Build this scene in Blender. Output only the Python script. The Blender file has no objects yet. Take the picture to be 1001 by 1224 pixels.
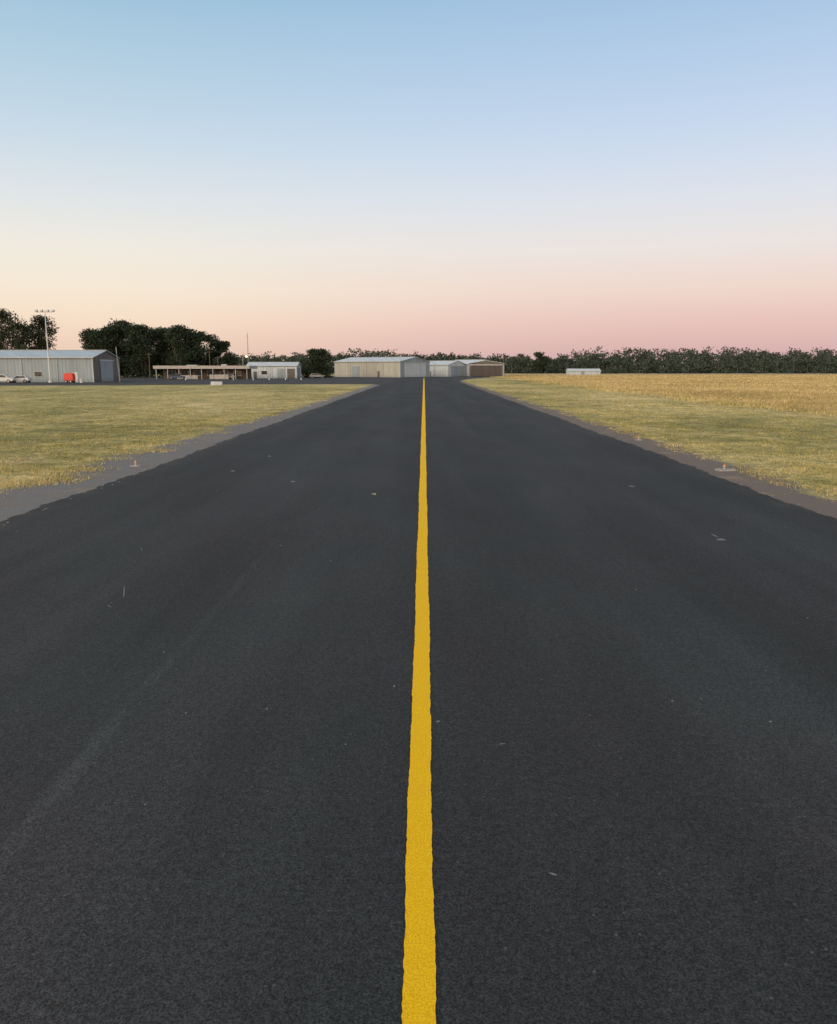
import bpy, bmesh, math, random
import numpy as np
from mathutils import Vector, Matrix
random.seed(7); rng=np.random.default_rng(7)
scene=bpy.context.scene
scene.view_settings.view_transform='Standard'
scene.view_settings.look='None'
scene.view_settings.exposure=0
COL=scene.collection

def lin(c):
    return tuple(((v/255)/12.92 if v/255<=0.04045 else ((v/255+0.055)/1.055)**2.4) for v in c)+(1,)

class NT:
    def __init__(s,tree): s.t=tree; s.n=tree.nodes; s.l=tree.links
    def new(s,t,**k):
        n=s.n.new(t)
        for a,b in k.items(): setattr(n,a,b)
        return n
    def put(s,sock,v):
        if isinstance(v,bpy.types.NodeSocket): s.l.new(v,sock)
        elif v is not None: sock.default_value=v
    def math(s,op,a,b=None,c=None,clamp=False):
        n=s.new('ShaderNodeMath',operation=op); n.use_clamp=clamp
        s.put(n.inputs[0],a)
        if b is not None: s.put(n.inputs[1],b)
        if c is not None: s.put(n.inputs[2],c)
        return n.outputs[0]
    def mix(s,f,a,b,mode='MIX'):
        n=s.new('ShaderNodeMix',data_type='RGBA',blend_type=mode)
        s.put(n.inputs[0],f); s.put(n.inputs[6],a); s.put(n.inputs[7],b)
        return n.outputs[2]
    def rng(s,v,a,b,c=0.0,d=1.0,smooth=True):
        n=s.new('ShaderNodeMapRange'); n.interpolation_type='SMOOTHSTEP' if smooth else 'LINEAR'
        s.put(n.inputs[0],v)
        for i,x in enumerate((a,b,c,d)): n.inputs[i+1].default_value=x
        return n.outputs[0]
    def ramp(s,v,stops):
        n=s.new('ShaderNodeValToRGB'); e=n.color_ramp.elements
        while len(e)<len(stops): e.new(0.5)
        for i,(p,c) in enumerate(stops): e[i].position=p; e[i].color=c
        s.put(n.inputs[0],v); return n.outputs[0]
    def scaled(s,vec,sc):
        n=s.new('ShaderNodeVectorMath',operation='MULTIPLY'); s.put(n.inputs[0],vec); n.inputs[1].default_value=sc
        return n.outputs[0]
    def noise(s,vec,scale,detail=3,rough=0.55,dist=0.0):
        n=s.new('ShaderNodeTexNoise'); s.put(n.inputs['Vector'],vec)
        n.inputs['Scale'].default_value=scale; n.inputs['Detail'].default_value=detail
        n.inputs['Roughness'].default_value=rough; n.inputs['Distortion'].default_value=dist
        return n.outputs['Fac']

def material(name):
    m=bpy.data.materials.new(name); m.use_nodes=True
    t=NT(m.node_tree); b=m.node_tree.nodes['Principled BSDF']
    return m,t,b
def simple(name,col,rough=0.7,metal=0.0,var=0.12,scale=1.5,spec=0.4,emit=None,es=0):
    m,t,b=material(name)
    tc=t.new('ShaderNodeTexCoord').outputs['Object']
    n=t.noise(tc,scale,4); f=t.rng(n,0.3,0.7,1-var,1+var)
    c=t.new('ShaderNodeVectorMath',operation='SCALE'); c.inputs[0].default_value=col[:3]; t.put(c.inputs[3],f)
    t.put(b.inputs['Base Color'],c.outputs[0])
    b.inputs['Roughness'].default_value=rough; b.inputs['Metallic'].default_value=metal
    b.inputs['Specular IOR Level'].default_value=spec
    if emit: b.inputs['Emission Color'].default_value=emit; b.inputs['Emission Strength'].default_value=es
    return m

# ------------------------------------------------------------ WORLD
SUN_AZ=Vector((-0.6,-0.8,0)).normalized(); SUN_EL=math.radians(9)
w=bpy.data.worlds.new("World"); scene.world=w; w.use_nodes=True
t=NT(w.node_tree); bg=w.node_tree.nodes['Background']
gen=t.new('ShaderNodeTexCoord').outputs['Generated']
nrm=t.new('ShaderNodeVectorMath',operation='NORMALIZE'); t.put(nrm.inputs[0],gen); d=nrm.outputs[0]
sep=t.new('ShaderNodeSeparateXYZ'); t.put(sep.inputs[0],d); z=sep.outputs[2]
hd=t.new('ShaderNodeVectorMath',operation='DOT_PRODUCT'); t.put(hd.inputs[0],d); hd.inputs[1].default_value=SUN_AZ
hl=t.math('SQRT',t.math('SUBTRACT',1.0,t.math('MULTIPLY',z,z)))
az=t.math('DIVIDE',hd.outputs['Value'],t.math('MAXIMUM',hl,0.02))
S=lambda l:[(p,lin(c)) for p,c in l]
anti=t.ramp(z,S([(0.0,(200,166,170)),(0.022,(213,174,174)),(0.05,(227,188,182)),(0.09,(236,210,200)),(0.137,(233,224,220)),(0.19,(219,223,232)),(0.26,(196,213,235)),(0.38,(161,192,224)),(1.0,(118,140,172))]))
left=t.ramp(z,S([(0.0,(222,192,176)),(0.025,(236,205,184)),(0.055,(245,220,197)),(0.09,(244,230,210)),(0.137,(237,232,222)),(0.19,(220,226,230)),(0.26,(194,214,229)),(0.38,(154,192,216)),(1.0,(118,140,172))]))
west=t.ramp(z,[(0.0,(2.3,1.35,0.65,1)),(0.06,(3.4,2.25,1.25,1)),(0.16,(3.2,2.35,1.55,1)),(0.35,(2.2,1.85,1.42,1)),(0.7,(0.88,0.84,0.78,1)),(1.0,(0.18,0.26,0.41,1))])
c=t.mix(t.rng(az,-1.0,-0.5),anti,left)
c=t.mix(t.rng(az,-0.35,0.7),c,west)
sky=t.new('ShaderNodeTexSky',sky_type='NISHITA'); sky.sun_disc=False
sky.sun_elevation=SUN_EL; sky.sun_rotation=math.atan2(SUN_AZ.x,SUN_AZ.y)
sk=t.scaled(sky.outputs[0],(0.006,0.006,0.006))
c=t.mix(1.0,c,sk,'ADD')
t.put(bg.inputs[0],c); bg.inputs[1].default_value=1.0

sl=bpy.data.lights.new('sun','SUN'); sl.energy=1.3; sl.angle=math.radians(24); sl.color=(1.0,0.84,0.66)
so=bpy.data.objects.new('sun',sl); COL.objects.link(so)
sd=Vector((SUN_AZ.x*math.cos(SUN_EL),SUN_AZ.y*math.cos(SUN_EL),math.sin(SUN_EL)+0.12)).normalized()
so.rotation_euler=sd.to_track_quat('Z','Y').to_euler(); so.location=(-60,-80,60)

# ------------------------------------------------------------ geometry helpers
def mesh_obj(name,verts,faces,mat,parent=None,smooth=False):
    me=bpy.data.meshes.new(name); me.from_pydata([tuple(v) for v in verts],[],faces); me.update()
    if mat: me.materials.append(mat)
    if smooth: me.polygons.foreach_set('use_smooth',[True]*len(me.polygons))
    o=bpy.data.objects.new(name,me); COL.objects.link(o)
    if parent: o.parent=parent
    return o
def np_mesh(name,V,k,mat):
    n=len(V)//k
    me=bpy.data.meshes.new(name)
    me.vertices.add(len(V)); me.vertices.foreach_set('co',V.astype(np.float32).ravel())
    me.loops.add(n*k); me.loops.foreach_set('vertex_index',np.arange(n*k,dtype=np.int32))
    me.polygons.add(n); me.polygons.foreach_set('loop_start',np.arange(0,n*k,k,dtype=np.int32))
    me.polygons.foreach_set('loop_total',np.full(n,k,dtype=np.int32))
    me.update(calc_edges=True); me.validate(); me.materials.append(mat)
    return me
def empty(name,loc,rz=0):
    e=bpy.data.objects.new(name,None); e.location=loc; e.rotation_euler=(0,0,rz); COL.objects.link(e); return e
def box(name,a,b,mat,parent=None,bev=0.0):
    bm=bmesh.new(); bmesh.ops.create_cube(bm,size=1)
    for v in bm.verts:
        v.co=Vector([(a[i]+b[i])/2+v.co[i]*(b[i]-a[i]) for i in range(3)])
    if bev: bmesh.ops.bevel(bm,geom=bm.edges[:],offset=bev,segments=2,affect='EDGES')
    me=bpy.data.meshes.new(name); bm.to_mesh(me); bm.free(); me.materials.append(mat)
    o=bpy.data.objects.new(name,me); COL.objects.link(o)
    if parent: o.parent=parent
    return o
def tube_data(p0,p1,r0,r1,n=7):
    p0=Vector(p0);p1=Vector(p1); q=(p1-p0).to_track_quat('Z','Y')
    V=[];F=[]
    for p,r in((p0,r0),(p1,r1)):
        for i in range(n):
            a=2*math.pi*i/n; V.append(p+q@Vector((r*math.cos(a),r*math.sin(a),0)))
    for i in range(n): F.append((i,(i+1)%n,n+(i+1)%n,n+i))
    F.append(tuple(range(n-1,-1,-1))); F.append(tuple(range(n,2*n)))
    return V,F
def tubes(name,segs,mat,parent=None,n=7):
    V=[];F=[]
    for s in segs:
        v,f=tube_data(*s,n=n); o=len(V); V+=v; F+=[tuple(i+o for i in x) for x in f]
    return mesh_obj(name,V,F,mat,parent,smooth=False)

# ------------------------------------------------------------ MATERIALS
m_asph,t,b=material('asphalt')
pos=t.new('ShaderNodeNewGeometry').outputs['Position']
sx=t.new('ShaderNodeSeparateXYZ'); t.put(sx.inputs[0],pos); X=sx.outputs[0];Y=sx.outputs[1]
fine=t.noise(pos,85,3,0.7); med=t.noise(pos,22,3,0.6)
band=t.noise(t.scaled(pos,(0.55,0.018,0)),1.0,4,0.6)
cloud=t.noise(t.scaled(pos,(0.35,0.12,0)),1.0,5,0.6)
v=t.math('ADD',t.rng(fine,0.32,0.70,-0.62,0.70),1.0)
v=t.math('MULTIPLY',v,t.rng(med,0.25,0.75,0.80,1.20))
v=t.math('MULTIPLY',v,t.rng(band,0.3,0.7,0.86,1.16))
v=t.math('MULTIPLY',v,t.rng(cloud,0.3,0.7,0.85,1.15))
def streak(xc,wd,amt,seed):
    off=t.math('MULTIPLY',t.math('SUBTRACT',t.noise(t.scaled(pos,(0,0.25,0)),1.0+seed,2),0.5),0.25)
    dx=t.math('ABSOLUTE',t.math('SUBTRACT',t.math('ADD',X,off),xc))
    m=t.rng(dx,0.0,wd,1.0,0.0)
    m=t.math('MULTIPLY',m,t.rng(t.noise(t.scaled(pos,(3,0.5,1)),1.3+seed,5,0.7),0.35,0.7,0.1,1.0))
    m=t.math('MULTIPLY',m,t.rng(Y,6,18,1.0,0.12))
    return t.math('MULTIPLY',m,amt)
for a in ((-2.55,0.13,0.6,0.0),(-1.75,0.5,0.10,0.3),(3.3,0.3,0.10,0.6),(1.6,0.6,-0.10,0.8),(-4.2,0.25,0.14,1.0),(5.6,0.25,0.15,1.2)):
    v=t.math('MULTIPLY',v,t.math('ADD',1.0,streak(*a)))
vor=t.new('ShaderNodeTexVoronoi'); t.put(vor.inputs['Vector'],pos); vor.inputs['Scale'].default_value=24
sepc=t.new('ShaderNodeSeparateColor'); t.put(sepc.inputs[0],vor.outputs['Color'])
chip=t.math('MULTIPLY',t.rng(sepc.outputs[0],0.955,0.96),t.rng(vor.outputs['Distance'],0.12,0.3,1,0))
edge=t.rng(t.math('ABSOLUTE',X),7.3,8.3,0.0,1.0)
tint=t.rng(t.noise(t.scaled(pos,(0.4,0.2,0)),0.9,3),0.35,0.65)
tone=t.mix(tint,lin((53,57,58)),lin((56,56,58)))
base=t.mix(t.math('MULTIPLY',edge,t.rng(t.noise(pos,1.2,4),0.35,0.8)),tone,lin((82,78,74)))
vv=t.new('ShaderNodeVectorMath',operation='SCALE'); t.put(vv.inputs[0],base); t.put(vv.inputs[3],v)
colr=t.mix(t.math('MULTIPLY',chip,0.5),vv.outputs[0],(0.14,0.14,0.14,1))
t.put(b.inputs['Base Color'],colr)
b.inputs['Roughness'].default_value=0.88; b.inputs['Specular IOR Level'].default_value=0.16
bp=t.new('ShaderNodeBump'); bp.inputs['Strength'].default_value=0.9; bp.inputs['Distance'].default_value=0.008
t.put(bp.inputs['Height'],t.math('ADD',fine,med)); t.put(b.inputs['Normal'],bp.outputs[0])

m_yel,t,b=material('yellow_paint')
pos=t.new('ShaderNodeNewGeometry').outputs['Position']
f=t.noise(pos,95,3,0.65); g=t.noise(pos,30,4,0.7); k=t.noise(pos,3,3)
c=t.mix(t.rng(f,0.35,0.7),(0.70,0.37,0.004,1),(0.97,0.635,0.012,1))
c=t.mix(t.rng(k,0.3,0.7,0,0.2),c,(0.75,0.44,0.03,1))
c=t.mix(t.rng(g,0.66,0.78,0,0.5),c,(0.25,0.16,0.03,1))
t.put(b.inputs['Base Color'],c); b.inputs['Roughness'].default_value=0.8; b.inputs['Specular IOR Level'].default_value=0.12
bp=t.new('ShaderNodeBump'); bp.inputs['Strength'].default_value=0.5; bp.inputs['Distance'].default_value=0.004
t.put(bp.inputs['Height'],t.math('ADD',f,g)); t.put(b.inputs['Normal'],bp.outputs[0])

def grass_color(t,pos,X):
    n1=t.noise(t.scaled(pos,(1,0.55,0)),0.07,4,0.6); n2=t.noise(t.scaled(pos,(1,1,0)),0.4,6,0.7); n3=t.noise(pos,5,4,0.7)
    a=t.math('ADD',t.math('MULTIPLY',n1,0.40),t.math('ADD',t.math('MULTIPLY',n2,0.36),t.math('MULTIPLY',n3,0.24)))
    c=t.ramp(a,[(0.40,(0.185,0.185,0.075,1)),(0.465,(0.31,0.285,0.115,1)),(0.52,(0.44,0.375,0.165,1)),(0.59,(0.60,0.50,0.27,1))])
    dry=t.rng(X,22,30); c2=t.ramp(a,[(0.40,(0.29,0.24,0.115,1)),(0.5,(0.44,0.35,0.175,1)),(0.60,(0.55,0.45,0.24,1))])
    return t.mix(dry,c,c2),n2,n3
m_gr,t,b=material('grass_field')
pos=t.new('ShaderNodeNewGeometry').outputs['Position']
sx=t.new('ShaderNodeSeparateXYZ'); t.put(sx.inputs[0],pos); X=sx.outputs[0];Y=sx.outputs[1]
c,n2,n3=grass_color(t,pos,X)
mot=t.rng(t.noise(t.scaled(pos,(1,1,0)),1.6,6,0.75),0.35,0.65,0.68,1.18)
mv=t.new('ShaderNodeVectorMath',operation='SCALE'); t.put(mv.inputs[0],c); t.put(mv.inputs[3],mot); c=mv.outputs[0]
ax=t.math('ABSOLUTE',X)
e=t.math('ADD',ax,t.math('MULTIPLY',t.math('SUBTRACT',t.noise(t.scaled(pos,(1,0.6,0)),0.5,6,0.7),0.5),4.2))
near=t.math('MULTIPLY',t.rng(Y,14,60,0.95,0.15),t.rng(X,-1,1,1,0.15))
gm=t.rng(t.math('SUBTRACT',e,near),9.0,9.9,1.0,0.0)
gf=t.noise(pos,40,4,0.7); gl=t.noise(pos,1.6,4)
gcl=t.mix(t.rng(gf,0.3,0.7),(0.10,0.10,0.10,1),(0.29,0.285,0.28,1))
gcr=t.mix(t.rng(gf,0.3,0.7),(0.10,0.085,0.076,1),(0.26,0.22,0.195,1))
gc=t.mix(t.rng(X,-1,1),gcl,gcr)
gc=t.mix(t.rng(gl,0.45,0.75,0,0.6),gc,(0.21,0.16,0.125,1))
c=t.mix(gm,c,gc)
bare=t.math('MULTIPLY',t.rng(t.noise(pos,0.33,5,0.7),0.56,0.68),t.rng(ax,9,22,0.8,0.35))
c=t.mix(bare,c,(0.30,0.23,0.16,1))
t.put(b.inputs['Base Color'],c); b.inputs['Roughness'].default_value=0.95; b.inputs['Specular IOR Level'].default_value=0.1
bp=t.new('ShaderNodeBump'); bp.inputs['Strength'].default_value=0.8; bp.inputs['Distance'].default_value=0.03
t.put(bp.inputs['Height'],t.math('ADD',n3,gf)); t.put(b.inputs['Normal'],bp.outputs[0])

m_bl,t,b=material('grass_blades')
g=t.new('ShaderNodeNewGeometry'); pos=g.outputs['Position']
sx=t.new('ShaderNodeSeparateXYZ'); t.put(sx.inputs[0],pos)
c,_,_=grass_color(t,pos,sx.outputs[0])
v=t.rng(g.outputs['Random Per Island'],0,1,0.66,1.18,False)
vv=t.new('ShaderNodeVectorMath',operation='SCALE'); t.put(vv.inputs[0],c); t.put(vv.inputs[3],v)
t.put(b.inputs['Base Color'],vv.outputs[0]); b.inputs['Roughness'].default_value=0.9; b.inputs['Specular IOR Level'].default_value=0.1

def foliage(name,dark,light):
    m,t,b=material(name)
    g=t.new('ShaderNodeNewGeometry'); pos=g.outputs['Position']
    n=t.noise(pos,0.35,3,0.6)
    a=t.math('ADD',t.math('MULTIPLY',n,0.7),t.math('MULTIPLY',g.outputs['Random Per Island'],0.3))
    t.put(b.inputs['Base Color'],t.ramp(a,[(0.32,dark+(1,)),(0.68,light+(1,))]))
    b.inputs['Roughness'].default_value=0.85; b.inputs['Specular IOR Level'].default_value=0.12
    return m
m_fol=foliage('eucalyptus_foliage',(0.022,0.030,0.018),(0.055,0.070,0.042))
m_fol2=foliage('dense_foliage',(0.016,0.026,0.016),(0.038,0.056,0.034))
m_far=foliage('hazed_foliage',(0.040,0.056,0.048),(0.058,0.076,0.060))  # aerial haze painted into the leaf colour: lighter and bluer than nearer trees
m_bark=simple('bark',(0.10,0.088,0.075),0.9,var=0.4,scale=3)

def metal_wall(name,col,rib_axis='X',var=0.08):
    m,t,b=material(name)
    tc=t.new('ShaderNodeTexCoord').outputs['Object']
    s=t.new('ShaderNodeSeparateXYZ'); t.put(s.inputs[0],tc)
    u=t.math('ADD',s.outputs[0],s.outputs[1])
    rib=t.math('SINE',t.math('MULTIPLY',u,2*math.pi/0.76))
    sheet=t.new('ShaderNodeTexWhiteNoise',noise_dimensions='1D'); t.put(sheet.inputs['W'],t.math('FLOOR',t.math('DIVIDE',u,1.52)))
    st=t.noise(t.scaled(tc,(1.5,1.5,0.25)),1.0,4,0.6)
    f=t.math('MULTIPLY',t.rng(rib,-1,1,0.93,1.03),t.rng(sheet.outputs['Value'],0,1,1-var,1+var*0.6,False))
    f=t.math('MULTIPLY',f,t.rng(st,0.3,0.7,0.88,1.05))
    grime=t.rng(s.outputs[2],0.0,1.2,0.80,1.0)
    f=t.math('MULTIPLY',f,grime)
    v=t.new('ShaderNodeVectorMath',operation='SCALE'); v.inputs[0].default_value=col; t.put(v.inputs[3],f)
    t.put(b.inputs['Base Color'],v.outputs[0]); b.inputs['Roughness'].default_value=0.55; b.inputs['Specular IOR Level'].default_value=0.3
    bp=t.new('ShaderNodeBump'); bp.inputs['Strength'].default_value=0.5; bp.inputs['Distance'].default_value=0.03
    t.put(bp.inputs['Height'],rib); t.put(b.inputs['Normal'],bp.outputs[0])
    return m
m_wgrey=metal_wall('grey_metal_cladding',(0.235,0.29,0.335))
m_wcream=metal_wall('cream_metal_cladding',(0.34,0.35,0.33))
m_wwhite=metal_wall('white_metal_cladding',(0.42,0.48,0.54))
m_wbrown=metal_wall('brown_door_cladding',(0.06,0.052,0.052))
m_wdk=metal_wall('dark_grey_cladding',(0.105,0.098,0.095))
m_roof=metal_wall('zinc_roofing',(0.38,0.46,0.52))
m_roofw=metal_wall('pale_roofing',(0.50,0.56,0.60))
m_trim=simple('painted_trim',(0.38,0.40,0.42),0.5)
m_glass=simple('window_glass',(0.03,0.035,0.04),0.15,spec=0.6)
m_conc=simple('concrete',(0.30,0.27,0.24),0.9,var=0.3,scale=6)
m_brick=simple('brown_brick',(0.08,0.06,0.052),0.9,var=0.25,scale=3)
m_tan=simple('tan_fascia',(0.33,0.31,0.30),0.7)
m_white=simple('white_paint',(0.48,0.50,0.53),0.45)
m_red=simple('red_paint',(0.55,0.04,0.025),0.45)
m_rub=simple('rubber',(0.02,0.02,0.02),0.9)
m_galv=simple('galvanised_steel',(0.30,0.31,0.33),0.5,0.3)
m_blue=simple('blue_car_paint',(0.05,0.07,0.12),0.35)
m_silver=simple('silver_car_paint',(0.22,0.23,0.25),0.35)
m_lamp=simple('lit_lamp',(1,0.6,0.3),0.5,emit=(1.0,0.45,0.15,1),es=6.0)
m_lens=simple('lamp_lens',(0.45,0.5,0.52),0.3)
m_orange=simple('amber_lens',(0.5,0.2,0.05),0.3)
m_stone=simple('loose_stone',(0.22,0.21,0.20),0.9,var=0.35,scale=9)

# ------------------------------------------------------------ GROUND
xs=[-4000,-600,-100,-30,30,100,600,4000]; ys=[-600,-60,0,60,200,500,1200,6000]
V=[(x,y,0) for y in ys for x in xs]; F=[]
n=len(xs)
for j in range(len(ys)-1):
    for i in range(n-1): F.append((j*n+i,j*n+i+1,(j+1)*n+i+1,(j+1)*n+i))
mesh_obj('ground',V,F,m_gr)

def wob(y,s):
    f=1 if y<120 else max(0,(145-y)/25)
    return f*(0.045*math.sin(y*1.7+s)+0.03*math.sin(y*4.3+2*s)+0.025*math.sin(y*9.1+3*s)+random.uniform(-.02,.02)+0.07*math.sin(y*0.31+s))
V=[];F=[]; y=-30.0; ysr=[]
while y<150: ysr.append(y); y+=0.12 if 5<y<40 else 0.4 if y<90 else 1.0
ysr+=[150,156,162]
for y in ysr: V+= [(-8.12+wob(y,0),y,0.008),(8.07+wob(y,5),y,0.008)]
for i in range(len(ysr)-1): F.append((2*i,2*i+1,2*i+3,2*i+2))
mesh_obj('taxiway',V,F,m_asph)
ap=[(8.07,162),(8.07,185),(9.2,205),(13,240),(24,290),(38,325),(60,345),(-60,345),(-110,300),(-300,290),(-300,85),(-80,142.5),(-25,157),(-14,158.5),(-10.2,157),(-8.6,153),(-8.12,150),(-8.12,156),(-8.12,162)]
mesh_obj('apron',[(x,y,0.008) for x,y in ap],[tuple(range(len(ap)))],m_asph)

V=[];F=[]; y=-10.0; yl=[]
while y<262: yl.append(y); y+=0.035 if 2.5<y<16 else 0.2 if y<50 else 1.5
def lw(y): return 0.154+0.016*min(1,max(0,(y-3)/8))+0.05*min(1,max(0,(y-12)/40))+0.08*min(1,max(0,(y-60)/150))
for y in yl:
    w_=lw(y)/2; c0=-0.021+0.004*math.sin(y*0.9)+0.003*math.sin(y*2.3)
    V+=[(c0-w_+random.uniform(-.0035,.0035)+.002*math.sin(y*7)+.002*math.sin(y*17),y,0.012),(c0+w_+random.uniform(-.0035,.0035)+.002*math.sin(y*5.3+1)+.002*math.sin(y*19),y,0.012)]
for i in range(len(yl)-1): F.append((2*i,2*i+1,2*i+3,2*i+2))
mesh_obj('yellow_centre_line',V,F,m_yel)

def stones(name,pts):
    V=[];F=[]
    for (x,y,s) in pts:
        o=len(V); 
        k=6
        for r,zz in((1,0.0),(0.75,0.35)):
            for i in range(k):
                a=2*math.pi*i/k+random.uniform(-.3,.3); rr=s*r*random.uniform(.7,1.2)
                V.append((x+rr*math.cos(a),y+rr*math.sin(a),0.0085+zz*s))
        for i in range(k): F.append((o+i,o+(i+1)%k,o+k+(i+1)%k,o+k+i))
        F.append(tuple(range(o+k,o+2*k)))
    return mesh_obj(name,V,F,m_stone)
pts=[(random.uniform(-7.9,7.9),random.uniform(4,60),random.uniform(.005,.013)) for _ in range(300)]
pts+=[(math.copysign(random.uniform(7.9,9.9),random.random()-.5),random.uniform(12,90),random.uniform(.01,.028)) for _ in range(1800)]
stones('loose_gravel',pts)
def flakes(name,items,mat):
    V=[];F=[]
    for (x,y,l,wd,a) in items:
        o=len(V); k=10
        for i in range(k):
            th=2*math.pi*i/k; q=random.uniform(.55,1.1)
            u=l/2*math.cos(th)*q; vv=wd/2*math.sin(th)*q
            V.append((x+u*math.cos(a)-vv*math.sin(a),y+u*math.sin(a)+vv*math.cos(a),0.0125))
        F.append(tuple(range(o,o+k)))
    return mesh_obj(name,V,F,mat)
m_scr=simple('scuffed_asphalt',(0.16,0.16,0.16),0.9,var=0.4,scale=30)
flakes('surface_scratch',[(-3.95,10.25,0.55,0.025,1.9),(-4.6,12.8,0.35,0.018,2.0),(-3.9,9.6,.14,.015,2.3),(5.1,13.6,0.2,0.16,.8),(5.12,13.95,.05,.3,.1),(0.62,5.9,0.07,0.03,.3),(0.75,4.25,0.06,0.02,2.6),(-3.4,20.8,.16,.3,.2),(5.2,20,.16,.3,.4),(.12,6.3,.05,.03,1),(-5.5,23,.16,.3,.3),(-5.2,27,.16,.4,.3)],m_scr)
m_leaf=simple('fallen_leaf',(0.34,0.38,0.16),0.8)
flakes('fallen_leaf',[(-1.17,18.7,.13,.32,.2)],m_leaf)

# ------------------------------------------------------------ GRASS BLADES
def blades(x,y,hfun,wfun,mask=None,lo=.5,hi=1.25):
    keep=mask(x,y)&(np.abs(x)<y*0.72+8)
    x=x[keep];y=y[keep];n=len(x)
    h=hfun(x,y)*rng.uniform(lo,hi,n); wd=wfun(x,y)*rng.uniform(.6,1.4,n)
    a=rng.random(n)*2*np.pi; la=rng.random(n)*2*np.pi; l=h*rng.uniform(.1,.8,n)
    P=np.zeros((n,3,3))
    P[:,0]=np.stack([x-wd/2*np.cos(a),y-wd/2*np.sin(a),np.zeros(n)],1)
    P[:,1]=np.stack([x+wd/2*np.cos(a),y+wd/2*np.sin(a),np.zeros(n)],1)
    P[:,2]=np.stack([x+l*np.cos(la),y+l*np.sin(la),h],1)
    return P.reshape(-1,3)
clump=lambda x,y: 0.5+0.5*np.sin(x*1.3+np.sin(y*.7)*2)*np.sin(y*.9+np.sin(x*.5)*2)
def m1(x,y):
    nearl=np.where(x<0,0.15+0.8*np.clip((60-y)/46,0,1),.1)
    return (np.abs(x)-nearl>9.2+0.5*np.sin(y*.8)+0.35*np.sin(y*2.3+1)+rng.normal(0,.4,len(x)))&(rng.random(len(x))<.4+.6*clump(x,y))
def sample(N,sgn,x0,xmax,y0,y1):
    u=rng.random(N); y=1/(1/y0+(1/y1-1/y0)*u)
    x=x0+(np.minimum(xmax,y*.72+8)-x0)*rng.random(N)**1.15
    return sgn*x,y
xl,yl_=sample(230000,-1,8.9,70,13,150)
VL=blades(xl,yl_,lambda x,y:.025+.045*clump(x,y),lambda x,y:.008+.0009*y,lambda x,y:m1(x,y)&(y<140))
xr_,yr_=sample(150000,1,8.9,27,13,200)
VR=blades(xr_,yr_,lambda x,y:.025+.045*clump(x,y),lambda x,y:.008+.0009*y,m1)
o=bpy.data.objects.new('mown_grass',np_mesh('mown_grass',np.vstack([VL,VR]),3,m_bl)); COL.objects.link(o)
N=170000; yy=26*(400/26)**rng.random(N); xx=24+(yy*.66+10-24).clip(1,None)*rng.random(N)
VT=blades(xx,yy,lambda x,y:.16+.14*clump(x*.4,y*.4),lambda x,y:.02+.0013*y,
   lambda x,y:(x>25+1.2*np.sin(y*.15)+rng.normal(0,.8,len(x))))
o=bpy.data.objects.new('tall_dry_grass',np_mesh('tall_dry_grass',VT,3,m_bl)); COL.objects.link(o)

# ------------------------------------------------------------ TREES
def leaves(cent,rad,n,size):
    cent=np.array(cent);rad=np.array(rad)
    wgt=rad.prod(1)**(2/3); idx=rng.choice(len(cent),n,p=wgt/wgt.sum())
    d=rng.normal(size=(n,3)); d/=np.linalg.norm(d,axis=1)[:,None]
    r=rng.random(n)**0.45*rng.uniform(.8,1.15,n)
    p=cent[idx]+d*rad[idx]*r[:,None]
    a=rng.normal(size=(n,3)); a/=np.linalg.norm(a,axis=1)[:,None]
    b_=np.cross(a,rng.normal(size=(n,3))); b_/=np.linalg.norm(b_,axis=1)[:,None]
    s=size*rng.uniform(.5,1.3,n)[:,None]
    Q=np.stack([p-a*s,p-b_*s*.55,p+a*s,p+b_*s*.55],1)
    return Q.reshape(-1,3)
def tree(name,loc,H,Wd,mat,n=3500,leaf=0.32,bole=0.3,nc=26,seed=0,dense=1.0):
    random.seed(seed)
    e=empty(name,loc)
    segs=[];r0=H*0.022
    fork=Vector((random.uniform(-.03,.03)*H,random.uniform(-.03,.03)*H,bole*H))
    segs.append(((0,0,-0.1),fork,r0*1.25,r0*.8))
    C=[];R=[]
    for i in range(7):
        a=i*2*math.pi/7+random.uniform(-.4,.4); k=random.uniform(.15,.8)
        tip=Vector((math.cos(a)*Wd/2*k,math.sin(a)*Wd/2*k,H*random.uniform(.55,.88)))
        mid=fork.lerp(tip,.5)+Vector((0,0,-.03*H))
        segs.append((fork,mid,r0*.55,r0*.35)); segs.append((mid,tip,r0*.35,r0*.1))
    for i in range(nc):
        zz=bole*.75+(1-bole*.75)*(i+random.random())/nc
        q=(zz-bole*.75)/(1-bole*.75)
        env=math.sin(math.pi*min(1,(.18+.72*q)))**.7
        a=random.uniform(0,2*math.pi); k=math.sqrt(random.random())*env*.85
        rr=H*random.uniform(.06,.115)*dense
        C.append((math.cos(a)*Wd/2*k,math.sin(a)*Wd/2*k,min(zz*H,H-rr*.8)))
        R.append((rr*1.25,rr*1.25,rr*.85))
    tubes('trunk_and_limbs',segs,m_bark,e)
    o=bpy.data.objects.new('crown',np_mesh('crown',leaves(C,R,n,leaf),4,mat)); COL.objects.link(o); o.parent=e
    return e
for i,(x,y,H,W_) in enumerate([(-137,262,20.5,13),(-130,258,21.5,12),(-124,266,20,10),(-121,300,17.5,13),(-146,268,19,13),(-133,275,18,14)]):
    tree('eucalyptus_tree',(x,y,0),H,W_,m_fol,n=5500,leaf=.34,bole=.3,nc=30,seed=20+i,dense=1.1)
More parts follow.
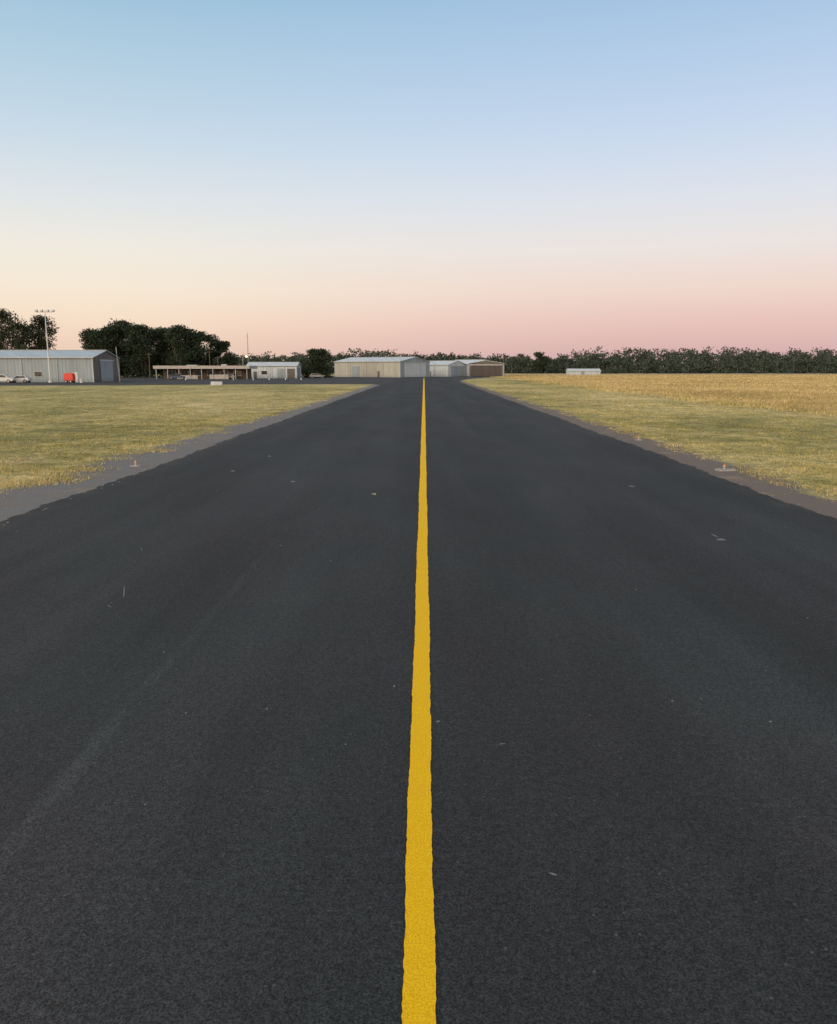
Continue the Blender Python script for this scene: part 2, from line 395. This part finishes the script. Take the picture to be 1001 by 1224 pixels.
for i,(x,y,H,W_) in enumerate([(-112,288,17.5,12),(-106.5,292,20,13),(-99,288,18.5,14),(-91,294,17.5,13),(-85,286,18,13),(-79,290,16,13),(-73.5,296,13,11),(-116,296,16,10),(-95,300,18,13),(-103,302,18,13),(-87,302,17.5,13),(-110,300,18,13)]):
    tree('shade_tree',(x,y,0),H,W_,m_fol2,n=7000,leaf=.4,bole=.05,nc=44,seed=50+i,dense=1.35)
tree('round_tree',(-36.0,272,0),9.6,12.5,m_fol2,n=7500,leaf=.3,bole=.03,nc=60,seed=90,dense=1.6)
tree('paddock_tree',(74,520,0),13.5,12,m_fol2,n=3500,leaf=.5,bole=.1,nc=34,seed=95,dense=1.35)

Q=[];segs=[]
random.seed(3)
for row,(yd,hh) in enumerate([(540,.66),(575,0.88),(610,1.02),(655,1.14),(720,1.25)]):
    x=-540
    while x<580:
        x+=random.uniform(2.6,7)
        yy=yd+random.uniform(-18,18)
        big=0.5+0.5*math.sin(x*.021+row*.6+.8)+0.35*math.sin(x*.057+1.3*row)
        H=(9.8+3.4*big+random.uniform(-2.4,3.0)+(2.3 if x>110 else 0))*hh
        W_=random.uniform(9,16)
        C=[];R=[]
        for i in range(10):
            q=(i+random.random())/10
            a=random.uniform(0,6.28); k=math.sqrt(random.random())*math.sin(math.pi*(.25+.6*q))*.85
            rr=H*random.uniform(.12,.20)
            C.append((x+math.cos(a)*W_/2*k,yy+math.sin(a)*W_/2*k,min(H*(.02+.96*q),H-rr*.8))); R.append((rr*1.4,rr*1.35,rr*.9))
        Q.append(leaves(C,R,210,.95))
        segs.append(((x,yy,0),(x,yy,H*.7),.3,.12))
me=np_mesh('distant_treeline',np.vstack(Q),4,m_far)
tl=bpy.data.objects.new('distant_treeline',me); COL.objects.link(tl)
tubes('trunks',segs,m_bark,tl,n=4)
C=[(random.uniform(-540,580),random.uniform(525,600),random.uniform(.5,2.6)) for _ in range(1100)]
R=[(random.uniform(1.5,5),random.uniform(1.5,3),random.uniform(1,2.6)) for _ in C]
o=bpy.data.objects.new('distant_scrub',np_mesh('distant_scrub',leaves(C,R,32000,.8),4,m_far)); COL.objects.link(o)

# ------------------------------------------------------------ BUILDINGS
def gable(name,origin,rz,L,W,eave,ridge,mw,mr,ov=0.35,end_door=None,side_doors=(),end_mat=None,side_windows=(),open_end=False):
    e=empty(name,(origin[0],origin[1],0),rz)
    V=[(0,0,0),(L,0,0),(L,W,0),(0,W,0),(0,0,eave),(L,0,eave),(L,W,eave),(0,W,eave),(0,W/2,ridge),(L,W/2,ridge)]
    mesh_obj('side_walls',V,[(0,1,5,4),(2,3,7,6),(3,0,4,8,7)],mw,e)
    mesh_obj('end_wall',V,[(1,2,6,9,5)],end_mat or mw,e)
    s=(ridge-eave)/(W/2); th=0.12
    V=[(-ov,-ov,eave-s*ov+.03),(L+ov,-ov,eave-s*ov+.03),(L+ov,W/2,ridge+.03),(-ov,W/2,ridge+.03),(L+ov,W+ov,eave-s*ov+.03),(-ov,W+ov,eave-s*ov+.03)]
    V2=[(x,y,z+th) for x,y,z in V]
    VV=V+V2
    mesh_obj('roof',VV,[(6,7,8,9),(9,8,10,11),(3,2,1,0),(5,4,2,3),(0,1,7,6),(4,5,11,10),(1,2,8,7),(2,4,10,8),(3,0,6,9),(5,3,9,11)],mr,e)
    box('ridge_cap',(-ov,W/2-.25,ridge+.14),(L+ov,W/2+.25,ridge+.22),m_trim,e)
    box('gutter',(-ov,-ov-.16,eave-s*ov-.03),(L+ov,-ov-.003,eave-s*ov+.13),m_trim,e)
    for cx,cy in((0,0),(L,0),(L,W)):
        box('corner_flashing',(cx-.09,cy-.09,0),(cx+.09,cy+.09,eave-.1),m_trim,e)
    nx=max(2,int(L/7))
    for i in range(1,nx): box('downpipe',(i*L/nx-.06,-.16,0),(i*L/nx+.06,-.04,eave-.15),m_trim,e)
    if end_door:
        y0,y1,h,mat,npan=end_door
        box('door_header',(L+.02,y0-.3,h),(L+.22,y1+.3,h+.3),m_trim,e)
        for i in range(npan):
            a0=y0+(y1-y0)*i/npan; a1=y0+(y1-y0)*(i+1)/npan
            box('sliding_door_panel',(L+.03,a0+.03,.05),(L+.10+.04*(i%2),a1-.03,h-.003),mat,e)
    for (x0,x1,h,mat) in side_doors:
        box('door_frame',(x0-.12,-.06,0),(x1+.12,-.012,h+.12),m_trim,e)
        box('door_leaf',(x0,-.1,.02),(x1,-.063,h),mat,e)
    for (x0,x1,z0,z1) in side_windows:
        box('window_frame',(x0-.08,-.06,z0-.08),(x1+.08,-.012,z1+.08),m_trim,e)
        box('window_pane',(x0,-.09,z0),(x1,-.063,z1),m_glass,e)
    return e
gable('metal_shed',(-128,180),0,55,15.5,5.35,7.0,m_wgrey,m_roof,end_door=(4.2,11.4,4.7,m_wgrey,3),end_mat=m_wdk,
      side_doors=((50.5,51.5,2.1,m_white),(24,28,3.8,m_wwhite)),side_windows=((42,43.6,1.3,2.3),))
gable('aircraft_hangar',(-32.9,302.1),math.radians(-35),30,18,5.5,7.0,m_wcream,m_roofw,end_door=(2.5,15.5,4.8,m_wwhite,4),end_mat=m_wgrey,
      side_doors=((20,21,2.1,m_wdk),(8,12,4,m_wgrey)))
gable('aircraft_hangar',(-1.5,318),math.radians(-35),13,13,4.5,5.9,m_wwhite,m_roofw,end_door=(2,11,3.9,m_wgrey,3),end_mat=m_wwhite,side_doors=((4,5,2.1,m_wdk),))
gable('aircraft_hangar',(10,345),math.radians(-35),14,13,5.0,6.6,m_wgrey,m_roofw,end_door=(2,11,4.2,m_wdk,3),end_mat=m_wgrey)
gable('aircraft_hangar',(19.5,334),math.radians(-97),17,13.2,5.0,6.1,m_wwhite,m_roofw,end_door=(.7,12.5,4.3,m_wbrown,5),end_mat=m_wdk)
gable('white_storage_shed',(-55.6,257),0,15.5,9,3.9,4.9,m_wwhite,m_roofw,end_door=(2,7,3.2,m_wgrey,2),
      side_doors=((9.5,12.0,3.0,m_wgrey),(12.6,15.0,3.0,m_wdk),(2.0,3.0,2.1,m_wdk)),side_windows=((4.5,6.2,1.3,2.3),))
gable('field_shed',(71,402),0,15.5,7,1.9,2.9,m_wwhite,m_roofw,side_doors=((6,8,1.7,m_wgrey),))

e=empty('terminal_building',(-78,238,0))
box('back_walls',(0.8,4,0),(25.6,10,3.1),m_brick,e)
box('roof_slab',(-.6,-.6,3.25),(27.2,10.6,3.42),m_roof,e)
box('fascia_front',(-.7,-.72,2.95),(27.3,-.603,3.85),m_tan,e)
box('fascia_side',(27.203,-.6,2.95),(27.3,10.6,3.85),m_tan,e)
box('fascia_side',(-.7,-.6,2.95),(-.603,10.6,3.85),m_tan,e)
for i in range(9): box('canopy_post',(i*3.3+.0,-.45,0),(i*3.3+.14,-.31,3.25),m_trim,e)
for i in range(6): 
    box('window_frame',(2+i*3.9,3.9,.9),(4.4+i*3.9,3.99,2.4),m_trim,e); box('window_pane',(2.1+i*3.9,3.86,1.0),(4.3+i*3.9,3.897,2.3),m_glass,e)
box('low_wall',(6,-.2,0),(12,0,1.1),m_tan,e)
box('low_wall',(15.5,-.2,0),(21,0,1.3),m_tan,e)
box('rooftop_unit',(8,3,3.425),(11,5,4.1),m_galv,e)
box('rooftop_unit',(18,4,3.425),(19.5,5.5,4.3),m_galv,e)

# ------------------------------------------------------------ POLES
def floodlight(loc,H):
    e=empty('floodlight_mast',loc)
    tubes('mast',[((0,0,0),(0,0,H),.19,.09),((-1.9,0,H-.35),(1.9,0,H-.35),.07,.07),((0,0,0),(0,0,.5),.4,.38)],m_white,e)
    for x in(-1.8,-.65,.65,1.8):
        box('floodlight_head',(x-.3,-.3,H-.28),(x+.3,.15,H+.12),m_galv,e,.04)
        box('floodlight_lens',(x-.24,-.33,H-.22),(x+.24,-.303,H+.06),m_lens,e)
floodlight((-80.8,176,0),15.2)
e=empty('street_lamp',(-55.3,250,0))
tubes('pole',[((0,0,0),(0,0,6.6),.1,.06),((0,0,6.6),(1.0,0,6.9),.05,.04)],m_galv,e)
box('lamp_head',(.8,-.2,6.84),(1.5,.2,7.0),m_galv,e,.03)
bpy.ops.mesh.primitive_uv_sphere_add(segments=16,ring_count=8,radius=.27,location=(1.15,-.1,6.68)); o=bpy.context.object; o.name='lit_bulb'; o.data.materials.append(m_lamp); o.parent=e
pl=bpy.data.lights.new('lamp_glow','POINT'); pl.energy=60; pl.color=(1,.55,.25); pl.shadow_soft_size=.25
po=bpy.data.objects.new('lamp_glow',pl); COL.objects.link(po); po.parent=e; po.location=(1.15,-.5,6.4)
e=empty('radio_mast',(-68.7,320,0)); H=16.5; segs=[]
for k in range(3):
    a=k*2.094; segs.append(((.3*math.cos(a),.3*math.sin(a),0),(.12*math.cos(a),.12*math.sin(a),H),.05,.04))
for i in range(22):
    z0=i*.75; r=.3-.18*z0/H
    for k in range(3):
        a=k*2.094; a2=a+2.094
        segs.append(((r*math.cos(a),r*math.sin(a),z0),(r*math.cos(a2),r*math.sin(a2),z0+.75),.025,.025))
segs.append(((0,0,H),(0,0,H+2),.03,.02)); segs.append(((-.8,0,H-1),(.8,0,H-1),.03,.03))
tubes('lattice',segs,m_galv,e,n=4)
e=empty('flag_pole',(-71.0,190,0)); tubes('pole',[((0,0,0),(-.35,0,7.9),.07,.05)],m_white,e)
tubes('base',[((0,0,0),(0,0,.3),.25,.22)],m_conc,e)
for x,y,H in((-88,262,8),(-66,262,7),(-46.5,268,7.5),(-72,275,9)):
    e=empty('power_pole',(x,y,0)); tubes('pole',[((0,0,0),(0,0,H),.13,.1),((-1,0,H-.5),(1,0,H-.5),.06,.06)],m_bark,e)

# ------------------------------------------------------------ VEHICLES AND SMALL OBJECTS
def wheel(e,x,y,r=.36,w_=.22):
    tubes('wheel',[((x,y-w_/2,r),(x,y+w_/2,r),r,r)],m_rub,e,n=18)
    tubes('hub',[((x,y-w_/2-.01,r),(x,y+w_/2+.01,r),r*.55,r*.55)],m_galv,e,n=12)
def profile(name,pts,y0,y1,mat,e,inset=0.0,bev=.05):
    bm=bmesh.new(); a=[bm.verts.new((x,y0,z)) for x,z in pts]; b_=[bm.verts.new((x,y1,z)) for x,z in pts]
    k=len(pts); bm.faces.new(a); bm.faces.new(b_[::-1])
    for i in range(k): bm.faces.new((a[(i+1)%k],a[i],b_[i],b_[(i+1)%k]))
    bmesh.ops.recalc_face_normals(bm,faces=bm.faces)
    if bev: bmesh.ops.bevel(bm,geom=bm.edges[:],offset=bev,segments=2,affect='EDGES')
    me=bpy.data.meshes.new(name); bm.to_mesh(me); bm.free(); me.materials.append(mat)
    o=bpy.data.objects.new(name,me); COL.objects.link(o); o.parent=e
def ute(loc,rz,mat,name='utility_truck',tray=True):
    e=empty(name,loc,rz)
    if tray:
        profile('body',[(-2.6,.45),(2.55,.45),(2.6,.95),(1.6,1.12),(-2.6,1.12)],-.88,.88,mat,e,bev=.06)
        profile('cabin',[(-.55,1.1),(1.55,1.1),(.85,1.75),(-.45,1.78)],-.8,.8,mat,e,bev=.05)
        profile('side_windows',[(-.35,1.2),(1.2,1.2),(.72,1.64),(-.33,1.66)],-.815,.815,m_glass,e,bev=0)
    else:
        profile('body',[(-2.25,.4),(2.2,.4),(2.25,.8),(1.2,.98),(-2.2,1.0)],-.86,.86,mat,e,bev=.06)
        profile('cabin',[(-2.0,.96),(1.15,.96),(.4,1.48),(-1.5,1.5)],-.76,.76,mat,e,bev=.05)
        profile('side_windows',[(-1.7,1.03),(.9,1.03),(.34,1.4),(-1.4,1.42)],-.775,.775,m_glass,e,bev=0)
    for x in(-1.55,1.6):
        for y in(-.8,.8): wheel(e,x,y)
    box('headlamp',(2.45,-.75,.68),(2.63,-.5,.85),m_lens,e); box('headlamp',(2.45,.5,.68),(2.63,.75,.85),m_lens,e)
    return e
ute((-88.6,171,.008),0.05,m_white)
ute((-86.4,174,.008),math.pi,m_white,'parked_car',False)
ute((-70.5,233,.008),.1,m_blue,'parked_car',False)
ute((-57.5,239.5,.008),math.pi-.1,m_silver,'parked_car',False)
ute((-34.5,262,.008),.3,m_silver,'parked_car',False)
e=empty('red_fuel_trailer',(-74.8,172,.008))
profile('tank_housing',[(-.95,.45),(.95,.45),(.95,1.75),(.7,2.05),(-.7,2.05),(-.95,1.75)],-.7,.7,m_red,e,bev=.06)
for x in(-.5,.5): wheel(e,x,-.75,.32); wheel(e,x,.75,.32)
tubes('drawbar',[((.9,0,.45),(2.0,0,.4),.05,.05)],m_galv,e)
box('hose_cabinet',(-.6,-.74,.8),(0,-.703,1.2),m_red,e)
e=empty('white_drum',(-72.6,172.5,.008)); tubes('drum',[((0,0,0),(0,0,.9),.3,.3),((0,0,.9),(0,0,.94),.32,.32),((0,0,.45),(0,0,.48),.315,.315)],m_white,e,n=16)
def marker(loc,L=2.4,rz=0):
    e=empty('gable_marker',loc,rz)
    profile('panel',[(-.45,0),(.45,0),(.04,.62),(-.04,.62)],-L/2,L/2,m_trim,e,bev=0); e.rotation_euler=(0,0,rz+math.pi/2)
marker((-38.3,150.5,.0),2.1)
def cone(loc):
    e=empty('traffic_cone',loc)
    tubes('cone',[((0,0,.04),(0,0,.7),.17,.03)],m_white,e,n=12); box('base',(-.24,-.24,0),(.24,.24,.04),m_rub,e)
for x,y in((-45,215),(-41,216),(-37,218),(-33,219),(-50,214),(-62,212)): cone((x,y,.008))
def edge_light(loc,r=.16,lens=None):
    e=empty('taxiway_edge_light',loc)
    V=[];k=14
    for rr,zz in((r,0.0),(r*.96,.02),(0.001,.024)):
        for i in range(k):
            a=2*math.pi*i/k; q=1+.12*math.sin(3*a+loc[0]); V.append((rr*q*math.cos(a),rr*q*math.sin(a),zz))
    F=[]
    for s in(0,1):
        for i in range(k): F.append((s*k+i,s*k+(i+1)%k,(s+1)*k+(i+1)%k,(s+1)*k+i))
    mesh_obj('concrete_pad',V,F,m_conc,e)
    tubes('stem',[((0,0,.02),(0,0,.09),.03,.025),((0,0,.09),(0,0,.11),.05,.05)],m_galv,e,n=10)
    tubes('lens',[((0,0,.11),(0,0,.17),.04,.02)],lens or m_orange,e,n=10)
for x,y in((-8.75,24.3),(-9.0,64),(8.9,33.5)): edge_light((x,y,0))
edge_light((8.75,23.4,0),.3)

# ------------------------------------------------------------ CAMERA
cam=bpy.data.cameras.new('camera'); co=bpy.data.objects.new('camera',cam); COL.objects.link(co)
cam.sensor_fit='HORIZONTAL'; cam.sensor_width=36; cam.lens=36*964/1001
cam.clip_end=20000; cam.clip_start=.05
co.location=(0,0,2.9); co.rotation_euler=(math.radians(90-10.06),0,math.radians(.386))
scene.camera=co
